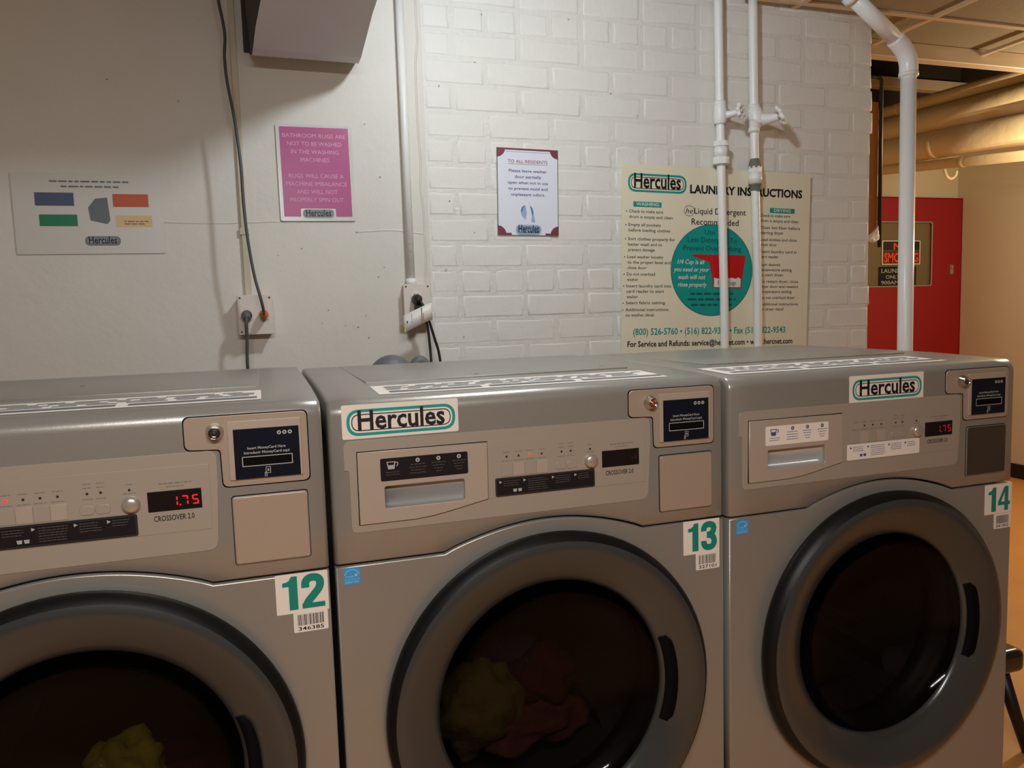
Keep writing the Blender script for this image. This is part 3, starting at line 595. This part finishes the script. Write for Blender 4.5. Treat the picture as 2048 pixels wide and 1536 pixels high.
# ------------------------------------------------------------------ outlet boxes, conduits, cords
rc = thing('cable_raceway', 'beige painted raceway running down to the left outlet box', 'raceway', (-.112, YW, 1.34))
link('channel', boxes([(-.009, .009, -.012, 0, 0, 1.02)], .002), 'racebeige', rc); link('clip', box(-.013, .013, -.0145, 0, .18, .20, .001), 'racebeige', rc)
rc = thing('cable_conduit', 'white painted conduit running down to the right outlet box', 'conduit', (.381, YW-.016, 1.362))
link('tube', cyl((0, 0, 0), (0, 0, 1.0), .0125), 'pipewhite', rc, True); link('connector', cyl((0, 0, 0), (0, 0, .02), .017), 'pipewhite', rc, True)
def outlet(x0, x1, z0, z1, d, label, socks):
    T = thing('outlet_box', label, 'outlet', ((x0+x1)/2, YW, (z0+z1)/2)); w2, h2 = (x1-x0)/2, (z1-z0)/2
    link('box_body', box(-w2+.003, w2-.003, -d+.004, 0, -h2+.003, h2-.003, .002), 'boxwhite', T)
    plate('cover_plate', [rrect(-w2, w2, -h2, h2, .005)], -d, .004, 'boxwhite', T, .001)
    for (sx, sz) in socks:
        s = plate('socket', [circ(sx, sz, .0165, 20, .014)], -d-.0025, .003, 'white', T)
        L = Let(); L.bar(sx-.007, sx-.005, sz-.001, sz+.006); L.bar(sx+.005, sx+.007, sz-.001, sz+.006); L.poly([circ(sx, sz-.007, .0022, 8)]); L.build('gap', s, -d-.0027, 'slots')
    for sx, sz in ((-w2+.008, h2-.008), (w2-.008, h2-.008), (-w2+.008, -h2+.008)): link('screw', lathe([(.003, -d), (.0026, -d-.0012), (.0004, -d-.0014)], sx, sz, 10, True), 'gasket', T)
    return T
outlet(-.145, -.046, 1.224, 1.340, .055, 'white painted outlet box with a grey and an orange plug, left', ((-.025, -.005), (.024, -.002)))
outlet(.350, .436, 1.254, 1.364, .045, 'white outlet box with black plugs and a hanging tag', ((-.004, .020), (.004, -.008)))
def cord(name, label, plugm, cordm, plug, pts, r=.0042, pr=.013, pl=.03):
    T = thing(name, label, 'power cord', plug)
    p = Vector(plug)
    link('plug', tube([(0, .012, 0), (0, 0, 0), (0, -pl*.6, -.002), (0, -pl, -.006)], lambda t: pr*(1 if t < .55 else 1-.45*(t-.55)/.45), 14), plugm, T, True)
    link('cable', tube([Vector(q)-p for q in pts], r, 10), cordm, T, True)
    return T
cord('power_cord', 'long dark cord hanging from above into the orange plug', 'orange', 'cordgrey', (-.072, 1.215, 1.283), [(-.072, 1.19, 1.280), (-.073, 1.165, 1.296), (-.079, 1.155, 1.33), (-.093, 1.16, 1.40), (-.104, 1.16, 1.50), (-.109, 1.165, 1.60), (-.110, 1.165, 1.70), (-.118, 1.17, 1.82), (-.132, 1.175, 1.93), (-.135, 1.18, 2.0), (-.131, 1.185, 2.07), (-.145, 1.19, 2.18), (-.155, 1.2, 2.345)])
cord('power_cord', 'short dark grey cord dropping from the round grey plug', 'hose', 'cordgrey', (-.120, 1.215, 1.281), [(-.121, 1.19, 1.276), (-.122, 1.183, 1.255), (-.123, 1.188, 1.21), (-.126, 1.19, 1.15), (-.125, 1.185, 1.05), (-.12, 1.1, .6), (-.13, .9, .25), (-.15, .72, .2)], .0048, .0155)
cord('power_cord', 'black cord from the upper black plug, curving down right', 'plugb', 'cordblack', (.388, 1.225, 1.316), [(.391, 1.20, 1.312), (.400, 1.192, 1.295), (.414, 1.19, 1.255), (.432, 1.19, 1.19), (.447, 1.19, 1.12), (.46, 1.17, .9), (.44, 1.0, .4), (.42, .72, .25)], .0042, .0155)
cord('power_cord', 'black cord from the lower plug, hidden behind the white tag', 'plugb', 'cordblack', (.394, 1.225, 1.290), [(.396, 1.20, 1.286), (.401, 1.196, 1.265), (.411, 1.195, 1.235), (.416, 1.195, 1.18), (.418, 1.19, 1.12), (.42, 1.16, .9), (.40, 1.0, .4), (.38, .72, .25)], .0042, .0145)
# curled tag
T = thing('cord_tag', 'curled white warning tag hanging from the black plug', 'tag', (.375, 1.175, 1.235))
vs, fs = [], []; n = 14
def tagp(t, s): a = -1.15+2.2*t; return (-.043+.090*t, -.012*math.cos(a)-.004, .030-.052*(1-t)**1.3*.5+s*(.052)-.026+.012*t)
for i in range(n+1):
    for s in (0, 1): vs.append(tagp(i/n, s))
for i in range(n): fs.append((2*i, 2*i+2, 2*i+3, 2*i+1))
me = frompy(vs, fs); bm = bmesh.new(); bm.from_mesh(me); bmesh.ops.solidify(bm, geom=bm.faces[:], thickness=.0006); bm.to_mesh(me); bm.free()
link('tag_sheet', me, 'tag', T, True)
def tagstrip(a, b, s0, s1, m_, nm):
    vs = []
    for t in (a, b):
        for s in (s0, s1): x, y, z = tagp(t, s); vs.append((x, y-.0012, z))
    link(nm, frompy(vs, [(0, 2, 3, 1)]), m_, T)
tagstrip(.60, .64, .03, .97, 'amber', 'printed_stripe'); tagstrip(.67, .69, .1, .6, 'amber', 'printed_stripe'); tagstrip(.02, .06, .0, .5, 'yellow', 'printed_stripe'); tagstrip(.10, .14, .45, .6, 'ink', 'printed_mark'); tagstrip(.27, .28, .3, .9, 'grey', 'printed_mark')
# hoses behind the middle washer
T = thing('drain_hose', 'grey drain hose bend poking up behind the middle washer', 'hose', (.24, .87, .9))
link('hose_bend', tube([(-.055, 0, -.9), (-.052, 0, .05), (-.035, 0, .185), (0, 0, .226), (.038, 0, .185), (.055, 0, .05), (.058, 0, -.9)], .038, 16), 'hose', T, True); link('hose_clamp', cyl((-.052, 0, .08), (-.052, 0, .10), .041), 'chrome', T, True)
T = thing('drain_hose', 'smaller grey hose bend right behind the larger one', 'hose', (.33, .93, .9))
link('hose_bend', tube([(-.034, 0, -.9), (-.033, 0, .12), (-.027, 0, .205), (0, 0, .240), (.027, 0, .205), (.033, 0, .12), (.034, 0, -.9)], .015, 14), 'hose', T, True); link('hose_clamp', cyl((-.025, 0, .10), (-.025, 0, .12), .021), 'chrome', T, True)

# ------------------------------------------------------------------ water pipes with valves
def ringb(x, y, z0, z1, r, n=24): return cyl((x, y, z0), (x, y, z1), r, n)
T = thing('water_pipe', 'left thin white water pipe with round handled valve and union', 'pipe', (1.521, 1.247, 0))
link('pipe_run', tube([(-.020, 0, 2.35), (-.016, 0, 2.0), (-.006, 0, 1.5), (0, 0, 1.1), (0, 0, 0)], .0155, 18), 'pipewhite', T, True)
for z0, z1, r in ((1.968, 1.984, .0205), (1.905, 1.918, .0205)): link('collar', ringb(-.015, 0, z0, z1, r), 'pipewhite', T, True)
link('valve_body', tube([(-.015, 0, 1.905), (-.015, 0, 1.925), (-.015, 0, 1.945), (-.015, 0, 1.985)], lambda t: .019+.005*math.sin(math.pi*t), 18), 'pipewhite', T, True)
link('valve_stem', tube([(-.01, 0, 1.935), (.015, -.022, 1.937), (.030, -.045, 1.940)], lambda t: .016-.007*t, 12), 'pipewhite', T, True)
def wheel(cx, cy, cz, d, r):
    bm = bmesh.new(); n = 40; d = Vector(d).normalized(); u = d.orthogonal().normalized(); v = d.cross(u); P = Vector((cx, cy, cz)); vs, fs = [], []
    for k in range(n):
        a = 2*math.pi*k/n; rr = r*(1+.13*math.cos(7*a))
        for j in range(8): b2 = 2*math.pi*j/8; vs.append(P+(u*math.cos(a)+v*math.sin(a))*(rr-.008+.008*math.cos(b2))+d*.008*math.sin(b2))
    for k in range(n):
        for j in range(8): q, p = (k+1) % n, (j+1) % 8; fs.append((k*8+j, q*8+j, q*8+p, k*8+p))
    bm.free()
    k0 = len(vs)
    for s in range(5):
        a = 2*math.pi*s/5; e = (u*math.cos(a)+v*math.sin(a)); me = cyl(P, P+e*(r-.005), .0035, 6); k = len(vs); vs += [x.co.copy() for x in me.vertices]; fs += [tuple(i+k for i in f.vertices) for f in me.polygons]
    me = cyl(P-d*.006, P+d*.006, .008, 10); k = len(vs); vs += [x.co.copy() for x in me.vertices]; fs += [tuple(i+k for i in f.vertices) for f in me.polygons]
    return frompy(vs, fs)
link('handwheel', wheel(.036, -.050, 1.942, (.5, -.85, .1), .027), 'pipewhite', T, True)
link('union_nut', ringb(-.013, 0, 1.828, 1.846, .0285, 8), 'pipewhite', T); link('union_body', ringb(-.013, 0, 1.79, 1.828, .0245), 'pipewhite', T, True); link('union_nut', ringb(-.013, 0, 1.766, 1.79, .030, 8), 'pipewhite', T)
T = thing('water_pipe', 'right thin white water pipe with tilted handwheel and green corroded joints', 'pipe', (1.664, 1.247, 0))
link('pipe_run', tube([(-.022, 0, 2.35), (-.018, 0, 2.0), (-.012, 0, 1.7), (-.004, 0, 1.4), (0, 0, 1.1), (0, 0, 0)], .0155, 18), 'pipewhite', T, True)
for z0, z1, r in ((1.965, 1.980, .020), (1.882, 1.900, .0205)): link('collar', ringb(-.018, 0, z0, z1, r), 'pipewhite', T, True)
link('valve_body', tube([(-.018, 0, 1.895), (-.014, -.004, 1.915), (-.012, -.006, 1.925), (-.016, -.002, 1.955), (-.018, 0, 1.975)], lambda t: .018+.010*math.sin(math.pi*t), 18), 'pipewhite', T, True)
link('valve_stem', tube([(-.01, -.006, 1.925), (.020, -.03, 1.925), (.045, -.055, 1.927)], lambda t: .026-.014*t, 14), 'pipewhite', T, True)
link('handwheel', wheel(.050, -.060, 1.930, (.80, -.45, .42), .035), 'pipewhite', T, True)
link('coupling_nut', ringb(-.013, 0, 1.742, 1.762, .0245, 8), 'pipewhite', T); link('coupling', ringb(-.012, 0, 1.700, 1.742, .0245), 'pipewhite', T, True)
link('corroded_joint', tube([(-.014, 0, 1.790), (-.014, 0, 1.775), (-.013, 0, 1.758)], lambda t: .016+.008*t, 16), 'verdigris', T, True, 'grey green corroded joint'); link('corroded_joint', tube([(-.012, 0, 1.702), (-.011, 0, 1.690), (-.010, 0, 1.672)], lambda t: .0245-.009*t, 16), 'verdigris', T, True, 'grey green corroded joint')
T = thing('drain_pipe', 'thick white drain pipe with elbow, right of the brick wall edge', 'pipe', (2.185, 1.10, 0))
link('pipe_run', cyl((.026, 0, 0), (.014, 0, 2.10), .0268, 32), 'pvc', T, True)
link('elbow', tube([(.014, 0, 2.075), (.012, 0, 2.12), (-.008, 0, 2.160), (-.050, 0, 2.198)], .0315, 28), 'pvc', T, True)
link('elbow_collar', cyl((.014, 0, 2.070), (.014, 0, 2.084), .0335, 32), 'pvc', T, True)
link('sloping_run', cyl((-.035, 0, 2.188), (-.27, 0, 2.345), .0268, 32), 'pvc', T, True)
link('ceiling_collar', cyl((-.232, 0, 2.3195), (-.252, 0, 2.333), .034, 32), 'pipewhite', T, True)

# ------------------------------------------------------------------ duct at the upper left
T = thing('air_duct', 'grey sheet metal duct at the top left, running to the wall', 'duct', (.095, 0, 2.05))
DB = [(-.145, 1.286, 0), (.150, 1.286, -.012)]
vs, fs = [], []
sec = [(1.286, -.162, .160, 0), (1.25, -.160, .156, -.018), (1.19, -.157, .152, -.038), (1.12, -.154, .150, -.042), (1.0, -.146, .150, -.026), (.88, -.134, .150, -.010), (.66, -.116, .150, 0)]
for y, xa, xb, dz in sec: vs += [(xa, y, dz), (xb-.010, y, dz-.002), (xb-.008, y, .30), (xa-.012, y, .30)]
n = 4
for i in range(len(sec)-1):
    for k in range(n): q = (k+1) % n; fs.append((i*n+k, i*n+q, (i+1)*n+q, (i+1)*n+k))
fs += [tuple(range(n)), tuple((len(sec)-1)*n+k for k in range(n))[::-1]]
link('duct_body', frompy(vs, fs), 'duct', T)
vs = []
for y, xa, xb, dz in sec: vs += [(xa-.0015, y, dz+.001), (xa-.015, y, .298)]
link('side_shade_panel', frompy(vs, [(2*i, 2*i+2, 2*i+3, 2*i+1) for i in range(len(sec)-1)]), 'ductshade', T, label='dark left side of the duct')  # shaded left face, painted as a separate dark sheet
link('side_shade_strip', boxes([(-.178, -.10, 1.268, 1.286, -.002, .30)], .003), 'ductshade', T, label='dark strip standing in for the shaded left side')  # painted shade along the duct's left side at the wall
# bulb fitting that lights the wall (above the frame)
T = thing('bare_bulb_fitting', 'white porcelain fitting with a bare bulb above the middle washer', 'lamp', KEY)
link('fitting_base', tube([(0, 0, .105), (0, 0, .085), (0, 0, .06)], lambda t: .05-.022*t, 24), 'pipewhite', T, True)
link('socket', cyl((0, 0, .062), (0, 0, .040), .02), 'pipewhite', T, True)

# ------------------------------------------------------------------ corridor at the right
T = thing('door', 'red painted door with a window, at the end of the corridor', 'door', (3.93, 3.262, 0))
T.name = 'door_1'; T['kind'] = 'structure'
for k_ in ('label', 'category'):
    if k_ in T: del T[k_]
plate('door_leaf', [rrect(0, .942, .01, 1.985, .002), rrect(.06, .662, 1.362, 1.815, .02)], -.03, .045, 'red', T, .002)
plate('door_frame', [[(-.06, 0), (-.06, 1.992), (.948, 1.992), (.948, 0), (.944, 0), (.944, 1.987), (-.004, 1.987), (-.004, 0)]], -.03, .037, 'red', T)
plate('window_pane', [rrect(.05, .672, 1.352, 1.825, 0)], -.015, .005, 'darkglass', T)
plate('window_frame', [rrect(.054, .668, 1.356, 1.821, .02), rrect(.064, .658, 1.366, 1.811, .02)], -.0335, .006, 'case', T, .001)
lk = link('lock_plate', box(.835, .868, -.036, -.03, 1.44, 1.51, .002), 'chrome', T); link('keyhole', cyl((.851, -.046, 1.49), (.851, -.036, 1.49), .010), 'chrome', lk, True)
T = thing('no_smoking_sign', 'black and orange no smoking sign on the red door window', 'sign', (4.325, 3.24, 1.600))
plate('sign_board', [rrect(-.176, .170, -.084, .086, 0)], 0, .004, 'white', T)
plate('upper_field', [rrect(-.168, .162, .015, .080, 0)], -.0008, .0006, 'signblack', T); plate('lower_field', [rrect(-.168, .162, -.078, .014, 0)], -.0008, .0006, 'signred', T)
L = Let(); L.text('NO', -.002, .024, .046, .145, bold=.03, align='C'); L.text('SMOKING', -.003, -.066, .066, .31, bold=.03, align='C'); L.build('orangeletter', T, -.0012)
T = thing('hours_sign', 'dark laundry hours sign under the no smoking sign', 'sign', (4.31, 3.24, 1.436))
plate('sign_board', [rrect(-.185, .150, -.068, .066, .004)], 0, .004, 'navy', T)
L = Let(); L.text('LAUNDRY', -.165, .022, .030, .235, bold=.01); L.text('ONLY H', -.125, -.020, .027, .17, bold=.01); L.text('900AM -', -.165, -.060, .027, .19, bold=.01); L.build('lgrey', T, -.0005)
def run(name, x, z, r, label, y0=1.62, y1=3.255, slope=.045, bands=(), m_='lag'):
    T = thing(name, label, 'pipe', (x, y0, z))
    link('pipe_run', cyl((0, 0, (y0-2.05)*slope), (0, y1-y0, (y1-2.05)*slope), r, 28), m_, T, True)
    for yb in bands: link('joint_band', cyl((0, yb-y0-.02, (yb-.02-2.05)*slope), (0, yb-y0+.02, (yb+.02-2.05)*slope), r*1.04, 28), m_, T, True)
    return T
run('overhead_pipe', 3.95, 2.463, .041, 'topmost lagged pipe running along the corridor', slope=.04, bands=(2.9,))
run('overhead_pipe', 3.95, 2.341, .079, 'upper fat lagged pipe running along the corridor', slope=.045, bands=(3.0,))
run('overhead_pipe', 3.95, 2.174, .086, 'lower fat lagged pipe running along the corridor', slope=.07, bands=(2.6,))
T = run('overhead_pipe', 3.95, 2.034, .030, 'thin tan pipe with a hook hanger, lowest in the corridor', slope=.10, bands=(2.42,))
link('pipe_hook', tube([(0, .93, .03), (.02, .93, -.02), (.055, .93, -.038), (.09, .93, -.02), (.10, .93, .01)], .009, 10), 'lag', T, True)
tag(link('wooden_board', box(2.001, 2.636, 1.70, 1.72, 1.53, 2.16, .002), 'wood'), 'narrow orange brown board seen past the brick edge', 'board')
tag(link('black_conduit', tube([(2.642, 1.69, 1.51), (2.642, 1.69, 2.25), (2.636, 1.69, 2.262), (2.60, 1.69, 2.265), (2.5, 1.69, 2.265)], .0085, 12, False), 'cordblack', None, True), 'thin black conduit beside the orange brown board', 'conduit')
bm = bmesh.new(); bmesh.ops.create_icosphere(bm, subdivisions=3, radius=1)
from mathutils import noise
for v in bm.verts:
    p = v.co.copy(); n_ = 1+.5*noise.noise(p*2+Vector((4, 1, 0))); z = p.z; wdt = (.028 if z < 0 else .028*(1-z)**.9+.003)
    v.co = Vector((2.585+p.x*wdt*n_+max(0, z)*.03, 1.67+p.y*.008*n_, 1.545+z*(.06 if z > 0 else .018)))
me = bpy.data.meshes.new('r'); bm.to_mesh(me); bm.free()
tag(link('paper_scrap', me, 'rag', None, False), 'torn white scrap stuck below the orange brown board', 'scrap')
T = thing('low_stool', 'black glossy low stool just right of washer 14', 'stool', (1.66, .52, 0))
link('seat', box(-.20, .205, -.195, .20, .235, .30, .022, 4), 'stool', T, True)
for sx in (-1, 1):
    for sy in (-1, 1): link('leg', tube([(sx*.16, sy*.15, .245), (sx*.215, sy*.20, .0)], lambda t: .02-.006*t, 10, False), 'cordblack', T, True)
for o in list(C.objects):
    if o.type == 'MESH' and o.data.name.startswith(('b', 'c', 'm')) and not o.data.library: o.data.name = o.name
